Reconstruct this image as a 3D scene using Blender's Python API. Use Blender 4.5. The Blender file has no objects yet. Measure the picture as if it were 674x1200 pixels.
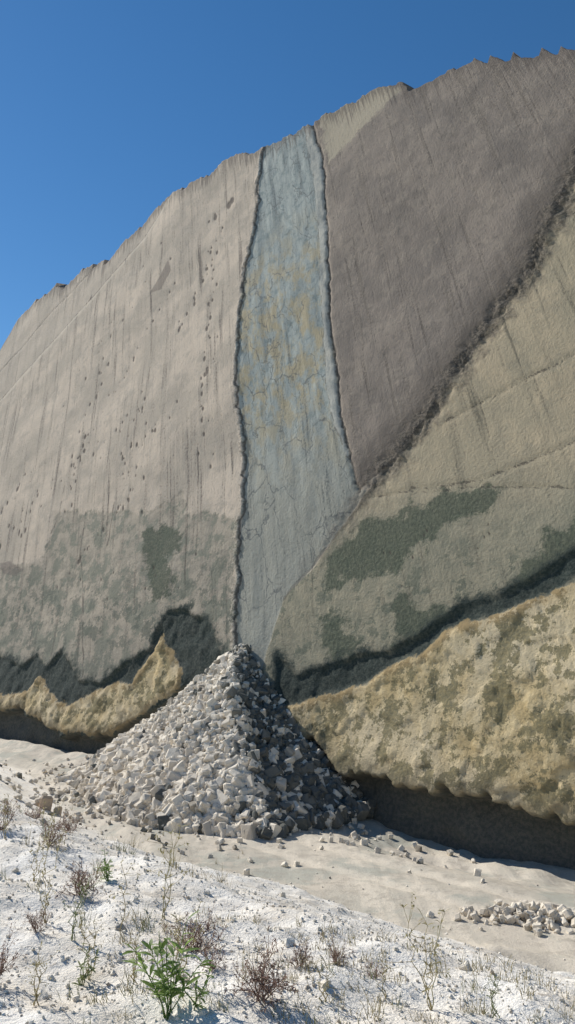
import bpy, bmesh, math, random
import numpy as np
from mathutils import Vector
random.seed(7); rng=np.random.default_rng(7)
scene=bpy.context.scene
# ---------------------------------------------------------------- site frame
# t = metres along the foot of the wall, s = metres out from it, z = height (camera at 0)
SA=math.radians(46.4)
D=np.array([-math.sin(SA),math.cos(SA)]); N=np.array([-math.cos(SA),-math.sin(SA)])
O=np.array([0.,39.]); K=math.tan(math.radians(18)); FLOOR=-8.0
def world(t,s): return O[0]+t*D[0]+s*N[0], O[1]+t*D[1]+s*N[1]
def site(x,y): 
    qx=x-O[0];qy=y-O[1]; return qx*D[0]+qy*D[1], qx*N[0]+qy*N[1]
def ss(a,b,x):
    u=np.clip((x-a)/(b-a),0,1); return u*u*(3-2*u)
def vnoise(x,y,seed=0):
    xi=np.floor(x).astype(np.int64);yi=np.floor(y).astype(np.int64);fx=x-xi;fy=y-yi
    fx=fx*fx*(3-2*fx);fy=fy*fy*(3-2*fy)
    def h(a,b):
        v=(a*374761393+b*668265263+seed*1442695041)&0xffffffff
        v=((v^(v>>13))*1274126177)&0xffffffff
        return ((v^(v>>16))&0xffff)/65535.
    return (h(xi,yi)*(1-fx)+h(xi+1,yi)*fx)*(1-fy)+(h(xi,yi+1)*(1-fx)+h(xi+1,yi+1)*fx)*fy
def fbm(x,y,seed=0,o=4):
    v=0;a=.5;n=0
    for i in range(o):
        v=v+a*vnoise(x,y,seed+i*17);n+=a;a*=.5;x=x*2.03+5.1;y=y*2.03+1.7
    return v/n-.5
def PL(s): return np.array([[float(q) for q in p.split(',')] for p in s.strip(';').split(';')])
def dline(T,H,P):
    best=np.full(T.shape,1e9)
    for a,b in zip(P[:-1],P[1:]):
        v=b-a;L=max(v@v,1e-9);u=np.clip(((T-a[0])*v[0]+(H-a[1])*v[1])/L,0,1)
        best=np.minimum(best,(T-a[0]-u*v[0])**2+(H-a[1]-u*v[1])**2)
    return np.sqrt(best)
def sdf(T,H,P):
    Q=np.vstack([P,P[:1]]);dd=dline(T,H,Q);ins=np.zeros(T.shape,bool)
    for a,b in zip(Q[:-1],Q[1:]):
        c=((a[1]>H)!=(b[1]>H)); 
        with np.errstate(divide='ignore',invalid='ignore'):
            xx=(b[0]-a[0])*(H-a[1])/(b[1]-a[1]+1e-12)+a[0]
        ins^=c&(T<xx)
    return np.where(ins,dd,-dd)
# ---------------------------------------------------------------- lines on the wall (t,h), traced in image pixels and projected onto its plane
top=PL("-60,34;-30,38;-14.6,40;-10.4,41.8;-8.5,42.8;-6,44.1;-4.8,44.5;-3,46;-.6,46.4;2.3,46.6;3.3,47.7;5,48.5;9.3,49.1;12,49.1;14.5,49.4;16.1,49.8;18.3,50.3;21.7,50.5;25.3,50.8;29.7,50.6;32.6,51.2;34.4,49.9;37.7,48.3;41.3,46.8;45.1,47.1;49.8,46.8;55.3,47.4;59,45.4;60.4,41.5;70.2,36.7;95,30")
lcr=PL("18.0,60;18.2,50.5;18.6,48.8;16.8,43.3;16.3,39.6;15.7,35.7;14.7,31.5;13.5,27.5;11.8,23.1;9.9,19.0;8.6,15.3;7.9,12.6;7.1,10.0;5.9,7.0;5.2,-3")
srt=PL("13,60;12.5,49.6;9.5,42.8;7.7,37.2;6.1,32.2;4.6,27.0;3.2,23.6;1.7,19.8;0,16.4;-.6,15.6")
rib=PL("14,60;13.4,49.4;10.0,41.4;7.7,34.9;6.5,30.9;4.6,25.2;3.8,22.5;2.3,19.9;0.3,17.0")
flt=PL("-22,58;-13,36;-11.2,32;-10.3,29.3;-9.2,26.5;-7.3,24;-5.9,21.8;-4.2,19.2;-3,17.4;-1.1,15.5;.2,13.5;1.7,11.4;3.2,9.8;3.5,7.1;4.5,-3")
lr1=PL("-40,30;-12.8,21.1;-9.1,20.0;-5.4,18.7"); lr2=PL("-0.9,15.1;-4,15.1;-7.9,14.8;-12.8,14.1;-40,9"); lr3=PL("-3.9,15.3;-7.9,15.1;-9.6,15.5;-12.6,16.4;-40,25")
gA=PL("0.6,11.8;-0.6,12.9;-2.1,13.6;-4.0,13.8;-6.1,14.6;-8.7,14.6;-9.0,13.9;-6.3,13.3;-5.1,12.1;-4.0,11.1;-2.1,11.1;-0.5,10.9;0.0,10.2")
gB=PL("-4.6,9.4;-6.1,9.0;-7.1,8.7;-6.1,8.0;-4.9,7.8"); gC=PL("18.3,14.8;14.6,14.7;13.8,13.5;15.1,12.8;13.4,10.7;14.8,10.2;16.6,12.6")
gD=PL("-0.4,9.1;-1.8,8.0;-2.3,7.2;-1.4,6.5;-0.4,8.0"); gE=PL("-11.7,11.8;-13.5,12.3;-13.6,10.9;-11.9,10.3;-10.7,10.0")
bL=PL("85,5.5;45.9,5.7;33.3,6.1;29.4,5.4;27.6,6.4;25.7,5.4;24.1,6.7;20.8,4.8;18.2,4.7;16.0,6.1;13.9,6.9;13.8,8.0;13.1,9.3;11.0,9.3;9.7,7.5;7.9,6.5;7.4,5.1;8,-3;85,-3")
bR=PL("2.9,6.9;1.0,5.8;-0.1,6.1;-1.4,6.5;-2.9,7.0;-4.6,7.1;-6.3,8.0;-7.9,9.1;-10.0,9.6;-11.5,10.4;-13.0,11.3;-15.9,12.7;-45,23;-45,20;-16.0,10.6;-13.1,10.1;-11.9,9.4;-10.5,9.0;-8.9,8.5;-7.5,8.0;-6.5,7.0;-5.2,6.6;-3.4,5.6;-2.0,5.1;0.6,4.4;2.0,4.1")
cL=PL("85,2.6;42,2.6;29.8,3.3;27.5,3.6;26.5,4.9;24.1,3.8;21.3,3.0;17.2,4.7;14.9,4.8;13.9,6.4;13.2,7.7;11.4,6.5;10.2,5.5;10.2,4.8;12.1,3.5;14.1,2.4;16.4,1.4;22.5,1.4;27.9,2.5;41.4,0.9;85,.9")
cR=PL("1.5,4.3;-2.0,5.1;-3.4,5.6;-5.2,6.6;-6.5,7.0;-7.5,8.0;-8.9,8.5;-10.5,9.0;-11.9,9.4;-13.1,10.1;-16.0,11.1;-45,20;-45,-3;-10,-3;1.5,-3")
wedge=PL("12.0,50;5.0,49;3.0,47.0;5.2,45.8;7.3,44.5;9.1,43.4")
led=PL("30.2,52;32.0,50.0;33.9,46.5;42.8,40.4;54.1,33.3;59.8,30.0;85,18"); led2=PL("37.7,49;43.0,46.3;49.7,43.2;57.4,37.6;85,22")
pit=PL("12.4,9.2;9.1,8.8;6.5,6.2;7,4;9.5,4.6"); redp=PL("39.3,13.9;37.5,14.0;34.4,13.1;35.3,12.6;37.8,12.9")
gl=PL("85,11.5;51.2,11.3;38.8,13.3;31.7,13.5;31.8,17.9;23.9,17.0;18.2,16.4;15.3,17.6;14.1,15.6;12.4,15.8;8.8,14.8;5.8,6.6;5,-3;85,-3")
dk=PL("27.6,41.5;28.1,39.8;28.9,38.3;27.3,38.2;26.6,40.0")
l1=PL("32.2,20.2;31.5,17.8;31.7,16"); l2=PL("27.4,17.4;26.1,13.8;22.8,9.2;20.3,5.1"); l3=PL("23.6,17.7;22.6,14.2")
UR=np.vstack([srt,flt[:9][::-1],[[-60,70],[13,70]]])
LR=np.vstack([flt,[[-70,-3],[-70,58]]])
ST=np.vstack([lcr,flt[9:][::-1],srt[::-1]])
RB=np.vstack([rib,srt[::-1]])
liptab=np.array([[-60,1.2],[-16.5,1.2],[-11.4,1.5],[-9,1.8],[-8.4,2.2],[-8.2,1.6],[-5.4,1.7],[-2.9,1.9],[-1,2.8],[2,3.5],[8,4.6],[10,4.6],[12,3.5],[14,2.4],[16.4,1.5],[22.5,1.4],[28,2.4],[41,1.0],[95,1]])
# ---------------------------------------------------------------- node helper
class NT:
    def __init__(s,nt): s.t=nt; nt.nodes.clear()
    def n(s,typ,ins=None,**props):
        nd=s.t.nodes.new(typ)
        for k,v in props.items(): setattr(nd,k,v)
        for k,v in (ins or {}).items():
            if hasattr(v,'is_output'): s.t.links.new(v,nd.inputs[k])
            else: nd.inputs[k].default_value=v
        return nd
    def math(s,op,a,b=0.,c=0.):
        return s.n('ShaderNodeMath',{0:a,1:b,2:c},operation=op).outputs[0]
    def attr(s,name,o='Fac'): return s.n('ShaderNodeAttribute',attribute_name=name).outputs[o]
    def noise(s,vec,scale,detail=4,rough=.6,o=0): return s.n('ShaderNodeTexNoise',{'Vector':vec,'Scale':scale,'Detail':detail,'Roughness':rough}).outputs[o]
    def vor(s,vec,scale,feature='F1',o='Distance',rnd=1.): 
        return s.n('ShaderNodeTexVoronoi',{'Vector':vec,'Scale':scale,'Randomness':rnd},feature=feature).outputs[o]
    def mr(s,v,a,b,c=0.,d=1.):
        return s.n('ShaderNodeMapRange',{'Value':v,'From Min':a,'From Max':b,'To Min':c,'To Max':d},interpolation_type='SMOOTHSTEP').outputs[0]
    def mix(s,f,a,b,blend='MIX'):
        nd=s.t.nodes.new('ShaderNodeMix');nd.data_type='RGBA';nd.blend_type=blend
        for sock,v in ((nd.inputs[0],f),(nd.inputs[6],a),(nd.inputs[7],b)):
            if hasattr(v,'is_output'): s.t.links.new(v,sock)
            else: sock.default_value=(v if not isinstance(v,tuple) else (*v,1.)) 
        return nd.outputs[2]
    def vmul(s,v,m): return s.n('ShaderNodeVectorMath',{0:v,1:m},operation='MULTIPLY').outputs[0]
    def finish(s,col,rough=.9,bump=None,dist=.05,strength=1.,spec=.2,trans=None):
        p=s.n('ShaderNodeBsdfPrincipled',{'Roughness':rough,'Specular IOR Level':spec})
        if hasattr(col,'is_output'): s.t.links.new(col,p.inputs['Base Color'])
        else: p.inputs['Base Color'].default_value=(*col,1)
        if bump is not None:
            b=s.n('ShaderNodeBump',{'Height':bump,'Distance':dist,'Strength':strength})
            s.t.links.new(b.outputs[0],p.inputs['Normal'])
        out=s.n('ShaderNodeOutputMaterial')
        if trans:
            tr=s.n('ShaderNodeBsdfTranslucent',{'Color':(*trans,1)})
            mx=s.n('ShaderNodeMixShader',{0:.35,1:p.outputs[0],2:tr.outputs[0]})
            s.t.links.new(mx.outputs[0],out.inputs[0])
        else: s.t.links.new(p.outputs[0],out.inputs[0])
def newmat(name):
    m=bpy.data.materials.new(name);m.use_nodes=True;return m,NT(m.node_tree)
def mkobj(name,verts,faces,mat=None,smooth=False,attrs=None):
    me=bpy.data.meshes.new(name)
    verts=np.asarray(verts,dtype=np.float32)
    if isinstance(faces,np.ndarray):
        k=faces.shape[1];me.vertices.add(len(verts));me.vertices.foreach_set('co',verts.ravel())
        me.loops.add(faces.size);me.loops.foreach_set('vertex_index',faces.ravel().astype(np.int32))
        me.polygons.add(len(faces));me.polygons.foreach_set('loop_start',np.arange(0,faces.size,k,dtype=np.int32))
        me.update(calc_edges=True)
    else:
        me.from_pydata([tuple(map(float,v)) for v in verts],[],faces)
    me.polygons.foreach_set('use_smooth',[smooth]*len(me.polygons))
    for k,v in (attrs or {}).items():
        v=np.asarray(v,dtype=np.float32)
        if v.ndim==2:
            a=me.attributes.new(k,'FLOAT_VECTOR','POINT');a.data.foreach_set('vector',v.ravel())
        else:
            a=me.attributes.new(k,'FLOAT','POINT');a.data.foreach_set('value',v)
    if mat: me.materials.append(mat)
    ob=bpy.data.objects.new(name,me);scene.collection.objects.link(ob);return ob
def gridfaces(nr,nc):
    i=np.arange(nr*nc).reshape(nr,nc)
    return np.stack([i[:-1,:-1].ravel(),i[:-1,1:].ravel(),i[1:,1:].ravel(),i[1:,:-1].ravel()],1)
# ---------------------------------------------------------------- rock wall
tc=np.concatenate([np.arange(-60,-20,.8),np.arange(-20,30,.11),np.arange(30,64,.16),np.arange(64,96,.8)])
nrow=400
v=np.linspace(0,1,nrow)**1.12
ht=np.interp(tc,top[:,0],top[:,1])
ht=ht+fbm(tc*.5,tc*0,3)*.5+fbm(tc*2.5,tc*0,5)*.35
saw=((tc+1.0+.25*np.sin(tc*2.1))/1.7)%1.0
ht=ht+np.where(tc<-3.0,(saw**1.8)*.75-.3,0)
ht=ht+np.where((tc>-3)&(tc<16),np.floor(vnoise(tc*.9,tc*0,8)*3)*.22-.2,0)
ht=ht+np.where(tc>16,np.floor(vnoise(tc*.55,tc*0,9)*4)*.3-.4+fbm(tc*4,tc*0,10)*.4,0)
saw2=((tc)/3.4+.3*np.sin(tc*.7)+.5*vnoise(tc*.2,tc*0,12))%1.0
ht=ht-np.where(tc>30,saw2*.7,0)
T=np.repeat(tc[None,:],nrow,0); H=-1.8+v[:,None]*(ht[None,:]+1.8)
lip=np.interp(T,liptab[:,0],liptab[:,1])+fbm(T*.9,T*0,11)*.9+fbm(T*3,T*0,13)*.4
wT=T+fbm(T*.8,H*.8,21)*.35; wH=H+fbm(T*.8,H*.8,29)*.35
A={}
tl=np.interp(H,lcr[::-1,1],lcr[::-1,0])
wob=fbm(H*.9,H*0,41)*.8+fbm(H*3,H*0,43)*.4
A['lft']=T-tl-wob                    # >0 on the left slab
A['strip']=sdf(T,H,ST);A['ribbon']=sdf(wT,wH,RB);A['upr']=sdf(T+wob*.6,H,UR);A['lor']=sdf(wT,wH,LR)
A['band']=np.maximum(np.maximum(sdf(wT,wH,bL),sdf(wT,wH,bR)),sdf(wT,wH,pit))
A['crust']=np.maximum(sdf(wT,wH,cL),sdf(wT,wH,cR))
g=sdf(wT,wH,gA)
for q in (gB,gC,gD,gE): g=np.maximum(g,sdf(wT,wH,q))
A['green']=g
A['glow']=sdf(wT,wH,gl);A['wedge']=np.maximum(sdf(wT,wH,wedge),0*T-9)
A['dk']=np.maximum(sdf(T,H,dk),sdf(T,H,redp))
A['dfault']=dline(T+fbm(T*.7,H*.7,51)*.8,H+fbm(T*.7,H*.7,53)*.8,flt[:-2])
A['dsr']=dline(T+wob*.6,H,srt);A['drib']=dline(wT,wH,rib)
th=dline(wT,wH,lr1)
for q in (lr2,lr3,led2): th=np.minimum(th,dline(wT,wH,q))
A['thin']=th
dr_=dline(wT,wH,l1)
for q in (l2,l3): dr_=np.minimum(dr_,dline(wT,wH,q))
A['drip']=dr_
A['ledge']=sdf(wT,wH,np.vstack([led,[[85,70],[30,70]]]))
# trackway pits on the left slab
pits=[]
def row(a,b,n,jit,r=.16):
    for i in range(n):
        u=(i+random.uniform(-.3,.3))/n
        pits.append((a[0]+(b[0]-a[0])*u+random.gauss(0,jit),a[1]+(b[1]-a[1])*u+random.gauss(0,jit),random.uniform(.35,1.2)*r))
row((20.8,42.7),(22.5,31.6),22,.35);row((20.8,39.3),(16,25.3),22,.3);row((33.9,33),(30.4,17.7),26,.5)
row((20.7,19.3),(28.4,10.6),26,.25,.13);row((21,45),(24,44),5,.4,.3);row((25,27),(21,16),34,.9,.13);row((27,24),(38,19),32,.7,.14)
row((30,42),(38,30),24,1.5,.14);row((36,17),(48,14),28,.8,.18);row((40,22),(46,16),22,.6,.16);row((17,30),(14,19),20,.8,.12)
row((19,24),(24,22),12,.5,.14);row((13,12),(26,11),18,1.2,.1);row((-3,13),(-12,12.4),12,.8,.06);row((-2,9),(-6,10.5),8,.8,.06);row((26,38),(32,22),24,.4,.12);row((50,24),(40,14),30,.9,.17)
dm=np.full(T.shape,9.)
for (a,b,r) in pits:
    m=(abs(T-a)<1.2)&(abs(H-b)<1.6)
    tt_=(T[m]-a)-.4*(H[m]-b)
    q=np.sqrt((tt_/r)**2+((H[m]-b)/(r*1.6))**2); dm[m]=np.minimum(dm[m],q)
A['pits']=dm
S=lambda a,lo,hi: ss(lo,hi,a)
p=fbm(T*.1,H*.1,61,3)*.6+fbm((T-.4*H)*.8,H*.15,63)*.04+fbm(T*3,H*2,65)*.02
left=S(A['lft'],-.05,.06)
p+=left*(.11+np.exp(-(A['lft']/.3)**2)*(.3*np.clip(fbm(T*2.5,H*2.5,71)+.02,0,1)))
inst=S(A['strip'],-.1,.15)*(1-left)
p-=inst*.04
p+=inst*(fbm((T-.4*H)*1.1,H*.4,73)*.16)
p+=S(A['ribbon'],-.05,.1)*.03
p+=S(A['upr'],-.05,.08)*(.05+fbm(T*1.5,H*1.2,75)*.05)
p-=.16*np.exp(-(A['dsr']/.15)**2)
fr=np.exp(-(A['dfault']/.9)**2)*ss(8,18,H)
p+=fr*(fbm(T*1.8,H*1.8,81)*.3+fbm(T*5,H*5,83)*.22-.04)
p+=S(A['lor'],-.1,.1)*.03
p-=.05*np.exp(-(th/.13)**2)
p-=S(A['ledge'],-.05,.1)*.22
p-=S(A['glow'],-.05,.1)*.03*left
p-=.06*np.exp(-(dm/1.)**2)
band=S(A['band'],-.05,.2)
p-=band*(.12+fbm(T*1.3,H*1.3,91)*.25)
crust=S(A['crust'],-.05,.2)
bul=ss(-1,-7,T)*ss(0,6.0,A['crust'])*.5*ss(14,6,H)
fl=ss(-.02,.02,fbm(T*.9,H*1.1,98,5))
p+=crust*(.02+fbm(T*.5,H*.5,95)*.16+fbm(T*2.4,H*2.4,97)*.07+fl*.07)+bul
p+=crust*(T>5)*.05
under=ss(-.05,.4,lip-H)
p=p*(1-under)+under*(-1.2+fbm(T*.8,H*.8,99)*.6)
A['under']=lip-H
Sx=-K*H+p
X=O[0]+T*D[0]+Sx*N[0];Y=O[1]+T*D[1]+Sx*N[1];Z=FLOOR+H
extra=[(1.2,.25),(5,.6),(16,-.5),(45,-12),(90,-60)]
for (back,dz) in extra:
    X=np.vstack([X,(X[nrow-1]-N[0]*back)[None]]);Y=np.vstack([Y,(Y[nrow-1]-N[1]*back)[None]])
    zz=np.maximum(Z[nrow-1]+dz+fbm(tc*.8,tc*0+back,7)*.4*min(back,3)/3,FLOOR-2);Z=np.vstack([Z,zz[None]])
R=nrow+len(extra)
def ext(a): return np.vstack([a]+[a[-1:]]*len(extra)).ravel()
attrs={k:ext(a) for k,a in A.items()}
He=np.vstack([H]+[H[-1:]+e[0] for e in extra]);Te=np.vstack([T]+[T[-1:]]*len(extra))
attrs['wc']=np.stack([Te.ravel(),He.ravel(),np.zeros(Te.size)],1)
attrs['wd']=np.stack([(Te-.42*He).ravel(),He.ravel(),np.zeros(Te.size)],1)   # drip direction
attrs['rimtop']=np.vstack([ht[None,:]-H]+[0*H[-1:]]*len(extra)).ravel()
m,n=newmat('wall_marl')
wc=n.attr('wc','Vector');wd=n.attr('wd','Vector')
nA=n.noise(wc,.22,4);nB=n.noise(wc,1.3,5,.65);nC=n.noise(wc,6,5,.7)
nS=n.noise(n.vmul(wd,(1.0,.06,1)),1.4,4,.6); nS2=n.noise(n.vmul(wd,(4,.12,1)),1.2,4,.7)
nM=n.noise(wc,.6,6,.72);nK=n.noise(wc,.8,7,.74)
st=n.math('ADD',nS2,n.math('MULTIPLY',n.math('SUBTRACT',nS,.5),1.3)); st=n.math('ADD',st,n.math('MULTIPLY',n.math('SUBTRACT',nC,.5),.7))
col=n.mix(n.mr(nA,.38,.62),(.61,.505,.39),(.46,.39,.305))
col=n.mix(n.mr(nM,.5,.62,0,.55),col,(.38,.33,.265))
col=n.mix(n.mr(nS,.48,.66,0,.5),col,(.35,.3,.24))
col=n.mix(n.mr(st,.60,.86,0,.85),col,(.13,.11,.092))
col=n.mix(n.mr(nS2,.45,.3,0,.3),col,(.68,.58,.46))
def mask(name,amp,w,src=None,off=0.):
    s0=n.math('ADD',n.attr(name),n.math('MULTIPLY',n.math('SUBTRACT',src or nB,.5-off),amp)); return n.mr(s0,-w,w)
sep=n.n('ShaderNodeSeparateXYZ',{0:wc});hgt=sep.outputs[1]
col=n.mix(n.math('MULTIPLY',mask('ledge',.6,.1),.5),col,(.45,.385,.305))
gl_c=n.mix(n.mr(nB,.4,.62),(.41,.35,.27),(.31,.275,.215))
gl_c=n.mix(n.mr(nS,.5,.65,0,.55),gl_c,(.23,.2,.16))
gl_c=n.mix(n.mr(nM,.49,.55,0,.75),gl_c,(.175,.19,.145))
gl_c=n.mix(n.mr(nM,.46,.38,0,.5),gl_c,(.50,.42,.32))
gl_c=n.mix(n.mr(st,.6,.85,0,.7),gl_c,(.1,.09,.07))
gl_c=n.mix(n.math('MULTIPLY',n.mr(nK,.51,.55),n.mr(hgt,16,9,0,.75)),gl_c,(.095,.115,.09))
gl_c=n.mix(n.mr(hgt,9,4,0,.5),gl_c,(.23,.22,.175))
col=n.mix(n.math('MULTIPLY',mask('glow',2.2,.2),.9),col,gl_c)
# strip: blue-grey with ochre wash
sc=n.mix(n.mr(nS,.36,.62),(.38,.41,.375),(.26,.29,.275))
sc=n.mix(n.mr(nB,.48,.64,0,.7),sc,(.18,.225,.22))
nO=n.noise(n.vmul(wd,(1,.6,1)),.75,5,.7)
och=n.math('MULTIPLY',n.mr(nO,.42,.6),n.mr(hgt,42,32))
och=n.math('MULTIPLY',och,n.mr(hgt,13,24))
sc=n.mix(n.math('MULTIPLY',och,.75),sc,(.41,.33,.19))
sc=n.mix(n.mr(hgt,24,14,0,.7),sc,(.32,.30,.24))
sc=n.mix(n.mr(st,.6,.82,0,.75),sc,(.1,.115,.11))
cr_s=n.vor(n.vmul(n.n('ShaderNodeVectorMath',{0:wd,1:n.noise(wc,1.0,3,.6,1)},operation='ADD').outputs[0],(1,.4,1)),.7,'DISTANCE_TO_EDGE')
sc=n.mix(n.math('MULTIPLY',n.mr(cr_s,.03,.0,0,.75),n.mr(nA,.4,.55)),sc,(.1,.11,.11))
col=n.mix(mask('strip',.2,.06),col,sc)
col=n.mix(n.math('MULTIPLY',mask('ribbon',.5,.12),.85),col,n.mix(n.mr(nB,.4,.6),(.46,.445,.385),(.34,.345,.31)))
uc=n.mix(n.mr(nA,.38,.62),(.27,.226,.184),(.21,.178,.148))
uc=n.mix(n.mr(nM,.48,.62,0,.55),uc,(.32,.27,.215))
uc=n.mix(n.mr(nB,.5,.66,0,.5),uc,(.17,.145,.12))
uc=n.mix(n.mr(st,.57,.8,0,.8),uc,(.1,.085,.072))
uc=n.mix(n.mr(nS,.55,.7,0,.35),uc,(.34,.285,.225))
uc=n.mix(mask('wedge',2.5,.3),uc,(.4,.345,.255))
uc=n.mix(n.mr(n.math('ADD',n.attr('dfault'),n.math('MULTIPLY',n.math('SUBTRACT',nS,.5),3.)),3.4,.4,0,.7),uc,(.11,.092,.075))
col=n.mix(mask('upr',.15,.05),col,uc)
lc=n.mix(n.mr(nA,.36,.6),(.48,.39,.26),(.39,.33,.225))
lc=n.mix(n.mr(nM,.5,.64,0,.45),lc,(.28,.25,.18))
lc=n.mix(n.mr(hgt,16.5,12.5,0,.75),lc,n.mix(n.mr(nB,.4,.62),(.31,.285,.205),(.215,.213,.158)))
lc=n.mix(n.mr(nS,.5,.7,0,.45),lc,(.22,.195,.14))
lc=n.mix(n.mr(st,.62,.86,0,.6),lc,(.12,.11,.08))
lc=n.mix(n.math('MULTIPLY',n.mr(nK,.53,.57),n.mr(hgt,14,10,0,.6)),lc,(.10,.12,.09))
col=n.mix(mask('lor',.15,.05),col,lc)
gmask=mask('green',4.,.25,n.noise(wc,.9,7,.75),.07)
col=n.mix(n.math('MULTIPLY',gmask,.85),col,n.mix(n.mr(nC,.4,.6),(.11,.125,.085),(.055,.072,.052)))
# fault gouge
fm=n.mr(n.math('ADD',n.attr('dfault'),n.math('MULTIPLY',n.math('SUBTRACT',nB,.5),3.2)),1.4,.1)
fm=n.math('MULTIPLY',fm,n.mr(hgt,9,18))
col=n.mix(n.math('MULTIPLY',fm,.85),col,n.mix(n.mr(nC,.42,.6),(.06,.053,.045),(.22,.185,.14)))
fs=n.mr(n.math('ADD',n.attr('dfault'),n.math('MULTIPLY',n.math('SUBTRACT',nB,.5),.5)),.2,.08)
col=n.mix(n.math('MULTIPLY',fs,.5),col,(.06,.055,.045))
# crust + dark green-grey band
cc=n.mix(n.mr(nB,.4,.58),(.60,.475,.27),(.48,.365,.19))
cc=n.mix(n.mr(nA,.42,.62,0,.8),cc,(.62,.515,.34))
cc=n.mix(n.mr(nK,.50,.52,0,.85),cc,n.mix(n.mr(nC,.4,.6),(.235,.195,.1),(.155,.145,.085)))
cc=n.mix(n.mr(nC,.56,.7,0,.6),cc,(.21,.17,.095))
cc=n.mix(n.math('MULTIPLY',n.mr(n.attr('crust'),.7,.1),n.mr(nK,.4,.55,.1,.6)),cc,(.34,.23,.11))
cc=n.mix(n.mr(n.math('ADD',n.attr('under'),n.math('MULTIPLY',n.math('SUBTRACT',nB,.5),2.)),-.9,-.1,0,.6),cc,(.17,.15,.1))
cm=mask('crust',1.5,.07,nK)
col=n.mix(cm,col,cc)
bc=n.mix(n.mr(nC,.4,.62),(.022,.033,.031),(.055,.07,.06))
bmk=n.math('MULTIPLY',mask('band',2.2,.3,nK,.1),n.math('SUBTRACT',1.,cm))
col=n.mix(n.math('MULTIPLY',bmk,.95),col,bc)
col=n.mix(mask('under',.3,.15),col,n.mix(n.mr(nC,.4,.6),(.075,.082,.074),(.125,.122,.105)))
# joints
lk=n.mr(n.math('ABSOLUTE',n.math('ADD',n.attr('lft'),n.math('ADD',.06,n.math('MULTIPLY',n.math('SUBTRACT',nB,.5),.4)))),.13,.03)
col=n.mix(n.math('MULTIPLY',lk,.75),col,(.05,.046,.04))
rim=n.mr(n.math('ABSOLUTE',n.math('SUBTRACT',n.attr('lft'),.2)),.3,.1)
col=n.mix(n.math('MULTIPLY',rim,n.mr(nC,.46,.6,.0,.7)),col,(.64,.55,.43))
col=n.mix(n.math('MULTIPLY',rim,n.mr(nC,.48,.36,.0,.7)),col,(.14,.115,.09))
for a_,w_,k_ in (('dsr',.2,.85),('drib',.07,.45),('thin',.09,.65),('drip',.12,.6)):
    col=n.mix(n.mr(n.math('ADD',n.attr(a_),n.math('MULTIPLY',n.math('SUBTRACT',nB,.45),.4)),w_,w_*.3,0,k_),col,(.05,.045,.04))
lg=n.mr(n.math('ABSOLUTE',n.attr('ledge')),.25,.08)
col=n.mix(n.math('MULTIPLY',lg,.8),col,(.075,.065,.055))
lg2=n.mr(n.math('ABSOLUTE',n.math('ADD',n.attr('ledge'),.45)),.3,.08)
col=n.mix(n.math('MULTIPLY',lg2,.5),col,(.64,.56,.44))
col=n.mix(n.mr(n.math('ADD',n.attr('pits'),n.math('MULTIPLY',n.math('SUBTRACT',nC,.5),.9)),1.2,.6,0,.8),col,(.075,.062,.052))
col=n.mix(n.mr(n.attr('dk'),-.1,.1,0,.6),col,(.16,.13,.11))
col=n.mix(n.mr(n.math('ADD',n.attr('rimtop'),n.math('MULTIPLY',n.math('SUBTRACT',nS2,.5),9.)),1.6,.1,0,.65),col,(.12,.1,.085))
col=n.mix(n.mr(nC,.5,.8,-.0,.45),col,(.12,.1,.082),'MIX')
bh=n.math('ADD',nC,n.math('MULTIPLY',nS2,.3)); bh=n.math('ADD',bh,n.math('MULTIPLY',nB,.5))
n.finish(col,.92,bh,.1,.75,.15)
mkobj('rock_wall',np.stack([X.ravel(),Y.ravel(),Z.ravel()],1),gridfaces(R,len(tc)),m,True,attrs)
# ---------------------------------------------------------------- ground
def toe(t): return np.interp(t,[-60,-40,-18,-11.7,-.4,22,60],[6,8,9.8,12.3,9.9,3.2,3])
def ground(x,y):
    t,s=site(x,y);w=toe(t)+fbm(t*.25,s*0,201)*1.2
    u=np.clip((s-w)/(24.7-w),0,1)
    z=FLOOR+6.4*u+np.clip(s-24.7,0,30)*.08
    sl=ss(0,.12,u)
    near=np.exp(-((x**2+y**2)/100.))
    z=z+fbm(x*.35,y*.35,203)*(.25+.25*sl)*(1-.6*near)+fbm(x*2.2,y*2.2,207)*.10*(.5+sl)+fbm(x*9,y*9,209)*.045*sl*np.exp(-((x**2+y**2)/400.))
    z=z+.35*np.exp(-((s-.2)/1.0)**2)*(1+fbm(t*.6,s*.6,211)*2)*(t<60)*(t>-60)*ss(-6,0,t)
    z=z-.75*ss(4.5,.6,s)*ss(-1,-7,t)*(1+fbm(t*.5,s*.5,213))*ss(-40,-25,s)
    c=5.2+fbm(t*.08,t*0,221)*2
    for off in (-.9,.9): z=z-.09*np.exp(-((s-c-off)/.28)**2)*(1-sl)
    z=z+.16*np.exp(-((s-w+1.0)/.5)**2)*(1+2*fbm(t*.8,s,223))
    return z,(s-w),np.minimum(abs(s-c-.9),abs(s-c+.9))
def axis(c,h0,g,lim):
    out=[0.];st=h0
    while out[-1]<lim:
        out.append(out[-1]+st)
        if out[-1]>3.2: st*=g
    a=np.array(out);return np.concatenate([c-a[::-1],c+a[1:]])
xs=axis(0,.035,1.02,900);ys=axis(4.2,.035,1.016,900)
GX,GY=np.meshgrid(xs,ys);GZ,sw,rut=ground(GX,GY)
m,n=newmat('dusty_ground')
g=n.n('ShaderNodeNewGeometry').outputs['Position']
a1=n.noise(g,.25,4);a2=n.noise(g,2.2,6,.65);a3=n.noise(g,14,6,.7);a5=n.noise(g,70,3,.7)
swn=n.math('ADD',n.attr('slope'),n.math('MULTIPLY',n.math('SUBTRACT',a2,.5),2.5))
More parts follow.
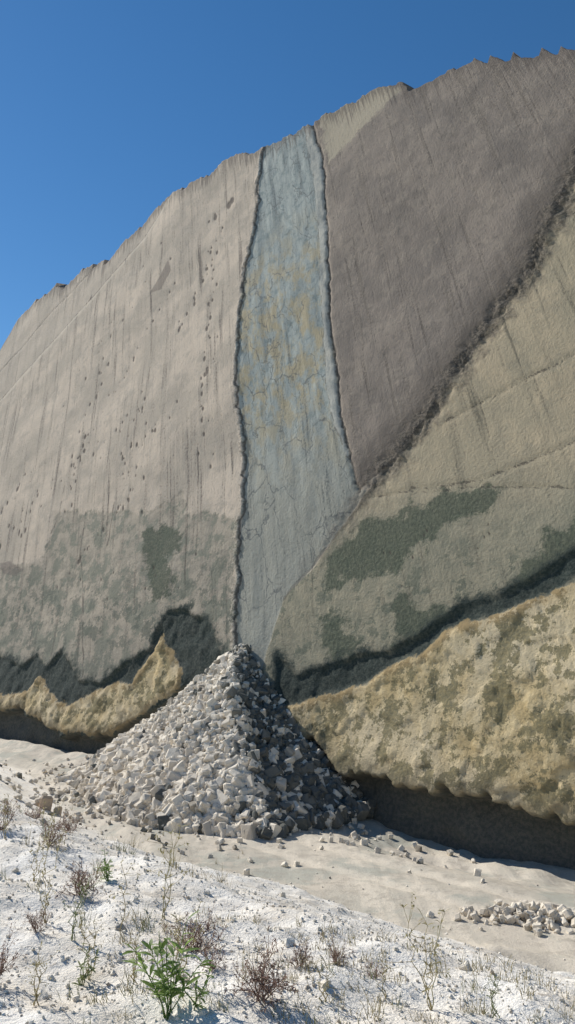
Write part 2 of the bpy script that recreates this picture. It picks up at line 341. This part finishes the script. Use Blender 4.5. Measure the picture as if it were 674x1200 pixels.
road=n.mix(n.mr(a1,.35,.65),(.62,.55,.45),(.51,.47,.39))
tr_=n.noise(n.n('ShaderNodeMapping',{'Vector':g,'Rotation':(0,0,-SA),'Scale':(1.4,.1,1)}).outputs[0],1.2,5)
road=n.mix(n.mr(tr_,.46,.62,0,.8),road,(.73,.65,.53))
road=n.mix(n.mr(n.noise(g,.45,5),.50,.60,0,.8),road,(.43,.425,.36))
road=n.mix(n.mr(a2,.48,.64,0,.55),road,(.40,.355,.29))
road=n.mix(n.mr(n.math('ADD',n.attr('rut'),n.math('MULTIPLY',n.math('SUBTRACT',a2,.5),.8)),.5,.1,0,.6),road,(.78,.69,.56))
road=n.mix(n.mr(a3,.54,.7,0,.65),road,(.31,.275,.225))
white=n.mix(n.mr(a2,.36,.62),(.93,.88,.79),(.86,.79,.68))
white=n.mix(n.mr(a1,.5,.68,0,.5),white,(.78,.69,.55))
white=n.mix(n.mr(a2,.56,.70,0,.6),white,(.58,.5,.39))
white=n.mix(n.mr(a3,.58,.70,0,.75),white,(.42,.35,.27))
white=n.mix(n.mr(a5,.62,.74,0,.65),white,(.28,.235,.185))
col=n.mix(n.mr(swn,-.3,.5),road,white)
bh=n.math('ADD',a3,n.math('MULTIPLY',a5,.4));bh=n.math('ADD',bh,n.math('MULTIPLY',a2,1.0))
n.finish(col,.95,bh,.035,.8,.1)
mkobj('ground',np.stack([GX.ravel(),GY.ravel(),GZ.ravel()],1),gridfaces(len(ys),len(xs)),m,True,{'slope':sw.ravel(),'rut':rut.ravel()})
# ---------------------------------------------------------------- stones
def rock_template(seed):
    r=random.Random(seed);bm=bmesh.new();bmesh.ops.create_cube(bm,size=1.)
    sx,sy,sz=1,r.uniform(.6,.95),r.uniform(.45,.8)
    for vv_ in bm.verts:
        vv_.co.x*=sx*r.uniform(.6,1.1);vv_.co.y*=sy*r.uniform(.6,1.1);vv_.co.z*=sz*r.uniform(.6,1.1)
    bmesh.ops.bevel(bm,geom=list(bm.edges),offset=r.uniform(.05,.14),segments=1,affect='EDGES')
    for vv_ in bm.verts: vv_.co+=Vector([r.uniform(-.035,.035) for _ in range(3)])
    bmesh.ops.triangulate(bm,faces=bm.faces[:])
    V=np.array([list(q.co) for q in bm.verts]);Fc=np.array([[q.index for q in f.verts] for f in bm.faces]);bm.free();return V,Fc
TPL=[rock_template(i) for i in range(18)]
def rotm(a,b,c):
    ca,sa_,cb,sb,cc_,sc_=math.cos(a),math.sin(a),math.cos(b),math.sin(b),math.cos(c),math.sin(c)
    return np.array([[cc_,-sc_,0],[sc_,cc_,0],[0,0,1]])@np.array([[cb,0,sb],[0,1,0],[-sb,0,cb]])@np.array([[1,0,0],[0,ca,-sa_],[0,sa_,ca]])
def stones(name,items,mat,base=None):
    Vs=[];Fs=[];At=[];o=0
    if base is not None: Vs.append(base[0]);Fs.append(base[1]);At.append(np.full(len(base[0]),.3));o=len(base[0])
    for it in items:
        (x,y,z,sz)=it[:4]
        V,Fc=TPL[random.randrange(18)];M=rotm(random.uniform(0,6.3),random.uniform(0,6.3),random.uniform(0,6.3))
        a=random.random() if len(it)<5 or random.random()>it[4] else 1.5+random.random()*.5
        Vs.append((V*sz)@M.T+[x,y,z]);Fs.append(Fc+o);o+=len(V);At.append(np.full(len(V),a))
    return mkobj(name,np.vstack(Vs),np.vstack(Fs),mat,False,{'rnd':np.concatenate(At)})
def stonemat(name,c1,c2,c3):
    m,n=newmat(name);g=n.n('ShaderNodeNewGeometry').outputs['Position'];r=n.attr('rnd')
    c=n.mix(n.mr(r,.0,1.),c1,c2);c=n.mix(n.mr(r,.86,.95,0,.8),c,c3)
    c=n.mix(n.mr(r,1.2,1.4),c,n.mix(n.mr(r,1.5,2.),(.10,.105,.095),(.18,.175,.15)))  # dark tones, mostly used to paint shade on the pile's lee side
    c=n.mix(n.mr(n.noise(g,5,4,.7),.5,.7,0,.4),c,c3)
    n.finish(c,.9,n.noise(g,12,4,.7),.04,.7,.15);return m
sm=stonemat('limestone_blocks',(.82,.735,.60),(.60,.535,.44),(.32,.28,.22))
AP=(4.9,-2.6);PH=8.0
def pile_k(t,s):
    dt=AP[0]-t;ds=s-AP[1];r=np.hypot(dt,ds);ph=np.degrees(np.arctan2(ds,dt))
    pb=43+60*np.exp(-r/3.0)
    return ss(pb-7,pb+4,ph),r,ph,dt,ds
def pile(t,s):
    k,r,ph,dt,ds=pile_k(t,s)
    Rr=np.interp(ph,[-90,0,20,34,43,65,93,125,153,180],[12.6,12.6,12.8,12.9,12.4,10.2,9.0,9.2,9.8,9.6])
    Rr=Rr*(1+.06*np.sin(ph*.09+1))
    u=r/Rr
    hump=np.sin(np.clip(u,0,1)*math.pi)
    cone=PH*(1-u)-.35*hump+.1+.55*np.exp(-((ph-48)/11)**2)*hump+fbm(t*.35,s*.35,79)*1.0
    cone=-np.logaddexp(-cone*2.2,-7.2*2.2)/2.2
    lee=6.7-.77*dt-.02*ds+fbm(t*.5,s*.5,77)*.5
    return FLOOR+np.where(ph>150,cone,cone*k+np.minimum(cone,lee)*(1-k))
tt=np.arange(-10,17,.25);s_=np.arange(-4,10,.25);PT,PS=np.meshgrid(tt,s_)
PX,PY=world(PT,PS);PZ=np.maximum(pile(PT,PS)+fbm(PT,PS,301)*.3,FLOOR-1.2)-.15
bf=gridfaces(len(s_),len(tt));bf=np.vstack([bf[:,[0,1,2]],bf[:,[0,2,3]]])
items=[]
for i in range(60000):
    t=random.uniform(-9,16);s=random.uniform(-3.2,9.9);z=float(pile(np.array(t),np.array(s)))
    if z<FLOOR-.25: continue
    h=(z-FLOOR)/PH
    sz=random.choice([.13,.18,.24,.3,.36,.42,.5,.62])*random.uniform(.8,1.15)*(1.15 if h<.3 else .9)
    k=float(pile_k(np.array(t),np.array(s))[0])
    dk_=min(.85,.04+.7*(1-k)+.8*max(0,h-.78)/.22)  # dark stones put lee-side shade into the colour; more towards the top too
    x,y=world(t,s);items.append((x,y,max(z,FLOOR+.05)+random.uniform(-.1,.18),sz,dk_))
    if len(items)>12500: break
for i in range(620):   # strays round the foot
    ph=math.radians(random.uniform(-5,165));r=9+random.expovariate(.45)
    t=AP[0]-r*math.cos(ph);s=AP[1]+r*math.sin(ph)
    if float(pile(np.array(t),np.array(s)))>FLOOR-.1 or s<-.5: continue
    x,y=world(t,s);z=float(ground(np.array(x),np.array(y))[0]);sz=random.uniform(.08,.42)**1.2;items.append((x,y,z+sz*.2,sz,.1))
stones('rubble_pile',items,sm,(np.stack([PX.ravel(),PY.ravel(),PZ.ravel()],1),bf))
def gz(x,y): return float(ground(np.array(float(x)),np.array(float(y)))[0])
items=[]
for i in range(260):
    a=random.gauss(0,1);b=random.gauss(0,1);x=7.0+a*.95;y=23.7+b*.4-a*.1
    sz=random.uniform(.08,.34);hh=.3*math.exp(-(a*a*.5+b*b*.8));items.append((x,y,gz(x,y)+random.uniform(0,1)*hh+sz*.15,sz))
stones('stone_heap',items,sm)
wm=stonemat('white_stones',(.88,.82,.71),(.68,.61,.5),(.38,.32,.25))
items=[]
for i in range(9500):
    r=2.6*math.exp(random.uniform(0,2.75) if i<4500 else random.uniform(0,1.1));a=random.uniform(-.5,.5);x=r*math.sin(a);y=r*math.cos(a)
    t,s=site(x,y)
    if s<toe(t)-.5 and random.random()<.8: continue
    if s<1.5: continue
    sz=(random.uniform(.004,.014) if i<4500 else random.uniform(.003,.009))*(1+r*.2)*(2.6 if random.random()<.03 else 1);items.append((x,y,gz(x,y)+sz*.1,sz))
stones('scattered_stones',items,wm)
bx,by=-10.31,35.06
br=stonemat('tan_boulder',(.5,.4,.29),(.45,.36,.27),(.36,.28,.2))
stones('boulder',[(bx,by,gz(bx,by)+.2,.8),(bx+.5,by+.1,gz(bx+.5,by)+.1,.5),(bx-.45,by+.2,gz(bx,by)+.08,.4)],br)
# ---------------------------------------------------------------- plants
class PB:
    def __init__(s): s.v=[];s.f=[];s.a=[]
    def tube(s,pts,r0,r1,a=.5):
        pts=[Vector(p) for p in pts];n_=len(pts);b=len(s.v)
        for i,p in enumerate(pts):
            dr=(pts[min(i+1,n_-1)]-pts[max(i-1,0)]).normalized();u=dr.cross(Vector((.3,1,.1))).normalized();w=dr.cross(u)
            r=r0+(r1-r0)*i/(n_-1)
            for k in range(3):
                an=k*2.094;s.v.append(p+u*math.cos(an)*r+w*math.sin(an)*r);s.a.append(a)
        for i in range(n_-1):
            for k in range(3):
                s.f.append((b+i*3+k,b+i*3+(k+1)%3,b+i*3+3+(k+1)%3,b+i*3+3+k))
    def leaf(s,p,dr,L,W,a,droop=.3):
        p=Vector(p);dr=Vector(dr).normalized();sd=dr.cross(Vector((0,0,1)));sd=(sd if sd.length>.01 else Vector((1,0,0))).normalized()
        sd=(sd+Vector((0,0,random.uniform(-.5,.5)))).normalized();up=sd.cross(dr).normalized()
        b=len(s.v);prof=[(0,.12),(.25,.8),(.5,1),(.78,.65),(1,.03)]
        for (u,w) in prof:
            c=p+dr*L*u-Vector((0,0,1))*droop*L*u*u
            for q in (-1,0,1):
                s.v.append(c+sd*q*W*w*.5+up*abs(q)*W*w*.18);s.a.append(a)
        for i in range(4):
            for q in (0,1):
                s.f.append((b+i*3+q,b+i*3+q+1,b+i*3+q+4,b+i*3+q+3))
    def make(s,name,mat,smooth=True): return mkobj(name,[tuple(q) for q in s.v],s.f,mat,smooth,{'rnd':s.a})
def plantmat(name,c1,c2,c3,tr):
    m,n=newmat(name);r=n.attr('rnd');c=n.mix(n.mr(r,0,.6),c1,c2);c=n.mix(n.mr(r,.6,1.),c,c3)
    g=n.n('ShaderNodeNewGeometry').outputs['Position'];c=n.mix(n.mr(n.noise(g,40,3),.45,.7,0,.35),c,c3)
    n.finish(c,.6,None,trans=tr,spec=.3);return m
gm=plantmat('green_leaf',(.08,.14,.045),(.14,.21,.07),(.26,.3,.13),(.35,.5,.12))
drym=plantmat('dry_twig',(.15,.085,.07),(.25,.15,.115),(.36,.26,.19),(.3,.2,.15))
strm=plantmat('straw',(.36,.29,.15),(.45,.38,.22),(.27,.26,.12),(.45,.4,.2))
sagem=plantmat('sage_leaf',(.16,.19,.08),(.22,.25,.12),(.36,.34,.19),(.3,.35,.14))
def rv(a): return Vector((random.gauss(0,a),random.gauss(0,a),random.gauss(0,a)))
def leafy(x,y,h,nst,L,mat,name):
    b=PB();z=gz(x,y)-.03
    for i in range(nst):
        an=random.uniform(0,6.28);ln=random.uniform(.1,.5);hh=h*random.uniform(.5,1.05)
        pts=[Vector((x,y,z))+Vector((math.cos(an)*ln*h*u**1.5,math.sin(an)*ln*h*u**1.5,hh*u))+rv(.006) for u in np.linspace(0,1,7)]
        b.tube(pts,.0035,.0015,.4)
        for k in range(random.randint(9,13)):
            u=random.uniform(.3,1.);j=min(int(u*6),5);q=pts[j].lerp(pts[j+1],u*6-j)
            a2=random.uniform(0,6.28);b.leaf(q,(math.cos(a2),math.sin(a2),random.uniform(.1,1.1)),L*random.uniform(.5,1.1),L*.2,random.random(),random.uniform(.1,.5))
    return b.make(name,mat)
def shrub(x,y,h,nst,mat,name,spread=.7):
    b=PB();z=gz(x,y)-.02
    def br(p,dr,L,r,dep):
        pts=[p];q=Vector(p)
        for i in range(4):
            dr=(dr+rv(.22)+Vector((0,0,.08))).normalized();q=q+dr*L/4;pts.append(q.copy())
        b.tube(pts,r,r*.5,random.random())
        if dep>0:
            for k in range(random.randint(3,5)):
                j=random.randint(1,4);br(pts[j],(dr+rv(.55)).normalized(),L*random.uniform(.4,.7),r*.6,dep-1)
        elif random.random()<.9:
            for k in range(3): b.leaf(pts[-1-k],dr+rv(.6),h*.08,h*.028,random.random())
    for i in range(nst):
        an=random.uniform(0,6.28);br(Vector((x,y,z)),Vector((math.cos(an)*spread,math.sin(an)*spread,1)).normalized(),h*random.uniform(.5,.7),h*.014,2)
    return b.make(name,mat)
def stalk(x,y,h,mat,name,n_=3):
    b=PB();z=gz(x,y)-.02
    for i in range(n_):
        lean=Vector((random.gauss(0,.13),random.gauss(0,.13),1));hh=h*random.uniform(.65,1.05)
        pts=[Vector((x,y,z))+lean*hh*u+rv(.004)+Vector((random.gauss(0,.01),0,0)) for u in np.linspace(0,1,9)]
        b.tube(pts,.003,.001,random.random())
        for k in range(int(14)):
            j=random.randint(2,8);a2=random.uniform(0,6.28)
            b.leaf(pts[j],(math.cos(a2),math.sin(a2),random.uniform(.3,1.6)),h*random.uniform(.05,.12),h*.018,random.random())
        for k in range(4):
            j=random.randint(4,7);e=pts[j]+Vector((random.gauss(0,.12)*h,random.gauss(0,.12)*h,.2*h*random.random()));b.tube([pts[j],pts[j].lerp(e,.5)+rv(.004),e],.0015,.0008,random.random())
            for q in range(5): b.leaf(e+rv(.008),rv(1),h*.035,h*.018,random.random())
    return b.make(name,mat)
leafy(-.46,3.3,.42,10,.085,gm,'leafy_weed')
leafy(-.36,3.32,.2,4,.055,gm,'leafy_weed')
leafy(-1.12,5.2,.2,6,.05,gm,'leafy_weed')
leafy(-.9,3.7,.18,4,.05,sagem,'leafy_weed')
for (x,y,h,k) in [(-.11,3.45,.22,14),(-.45,4.1,.2,12),(-1.22,4.9,.22,10),(-1.8,6.25,.25,8),(-2.28,6.6,.26,9),(-1.25,3.55,.2,12),(.05,3.85,.12,10),(.22,3.95,.12,9),(-.33,3.75,.13,9),(-1.25,4.2,.14,9),(-2.0,7.6,.22,9),(-2.9,9.5,.28,9),(.38,3.85,.1,8)]:
    shrub(x,y,h,k,drym,'dry_shrub')
for (x,y,h,k) in [(-.82,4.2,.42,1),(-.66,4.5,.5,3),(.6,3.6,.42,4),(-.87,3.75,.3,3),(-1.75,6.0,.4,3),(-2.15,6.3,.35,3),(-.45,3.6,.36,3),(.15,3.5,.2,3),(.86,3.55,.22,3),(-1.45,5.0,.4,2),(.42,3.7,.2,2),(-1.05,4.1,.3,3),(-1.3,4.5,.32,3),(-1.0,3.4,.26,3),(-.65,3.6,.26,2),(-1.6,5.3,.3,3)]:
    stalk(x,y,h,random.choice([sagem,strm,strm]),'weed_stalk',k)
b=PB()
def tuft(x,y,h,k):
    z=gz(x,y)-.01
    for i in range(k):
        p=Vector((x+random.gauss(0,.02),y+random.gauss(0,.02),z));dr=Vector((random.gauss(0,.35),random.gauss(0,.35),1)).normalized();hh=h*random.uniform(.4,1)
        e=p+dr*hh;mid=p.lerp(e,.55)+Vector((0,0,hh*.06));b.tube([p,mid,e-Vector((0,0,hh*.06))],.0013*(1+y*.05),.0005*(1+y*.05),random.random())
for i in range(190):
    x=random.uniform(-.9,1.35);y=random.uniform(3.2,4.6);tuft(x,y,random.uniform(.03,.11),random.randint(4,12))
for i in range(150):
    r=random.uniform(4,40);x=-r*random.uniform(.05,.4);tuft(x,r,random.uniform(.08,.18)*(1+r*.02),random.randint(6,14))
b.make('dry_grass',strm)
b=PB()
for i in range(50):
    r=random.uniform(4,30);x=-r*random.uniform(.15,.38);tuft(x,r,random.uniform(.08,.16)*(1+r*.025),14)
for i in range(30):
    x=random.uniform(-.9,1.2);y=random.uniform(3.1,3.9);tuft(x,y,random.uniform(.04,.1),10)
b.make('green_grass',sagem)
# ---------------------------------------------------------------- light, sky, camera
EL=math.radians(37);az=np.array(D)*math.cos(math.radians(3))+np.array(N)*math.sin(math.radians(3))
sd=Vector((az[0]*math.cos(EL),az[1]*math.cos(EL),math.sin(EL)))
L=bpy.data.lights.new('sun','SUN');L.energy=5;L.angle=math.radians(.5);L.color=(1,.96,.89)
lo=bpy.data.objects.new('sun',L);lo.rotation_euler=sd.to_track_quat('Z','Y').to_euler();lo.location=(0,0,60);scene.collection.objects.link(lo)
w=bpy.data.worlds.new('World');scene.world=w;w.use_nodes=True;nt=NT(w.node_tree)
sk=nt.n('ShaderNodeTexSky',sky_type='NISHITA',sun_disc=False,sun_elevation=EL,sun_rotation=math.atan2(sd.x,sd.y),altitude=1500,air_density=1.15,dust_density=.1,ozone_density=1.6)
hs=nt.n('ShaderNodeHueSaturation',{'Saturation':1.3,'Value':1.,'Color':sk.outputs[0]})
bg=nt.n('ShaderNodeBackground',{'Color':hs.outputs[0],'Strength':.105});ow=nt.n('ShaderNodeOutputWorld');w.node_tree.links.new(bg.outputs[0],ow.inputs[0])
cd=bpy.data.cameras.new('camera');cam=bpy.data.objects.new('camera',cd);scene.collection.objects.link(cam);scene.camera=cam
cd.sensor_fit='VERTICAL';cd.sensor_height=24;cd.lens=24*924/1200;cd.clip_start=.05;cd.clip_end=3000
cam.location=(0,0,0);cam.rotation_euler=(math.radians(98.6),0,0)
scene.view_settings.view_transform='Standard';scene.view_settings.look='None';scene.view_settings.exposure=0
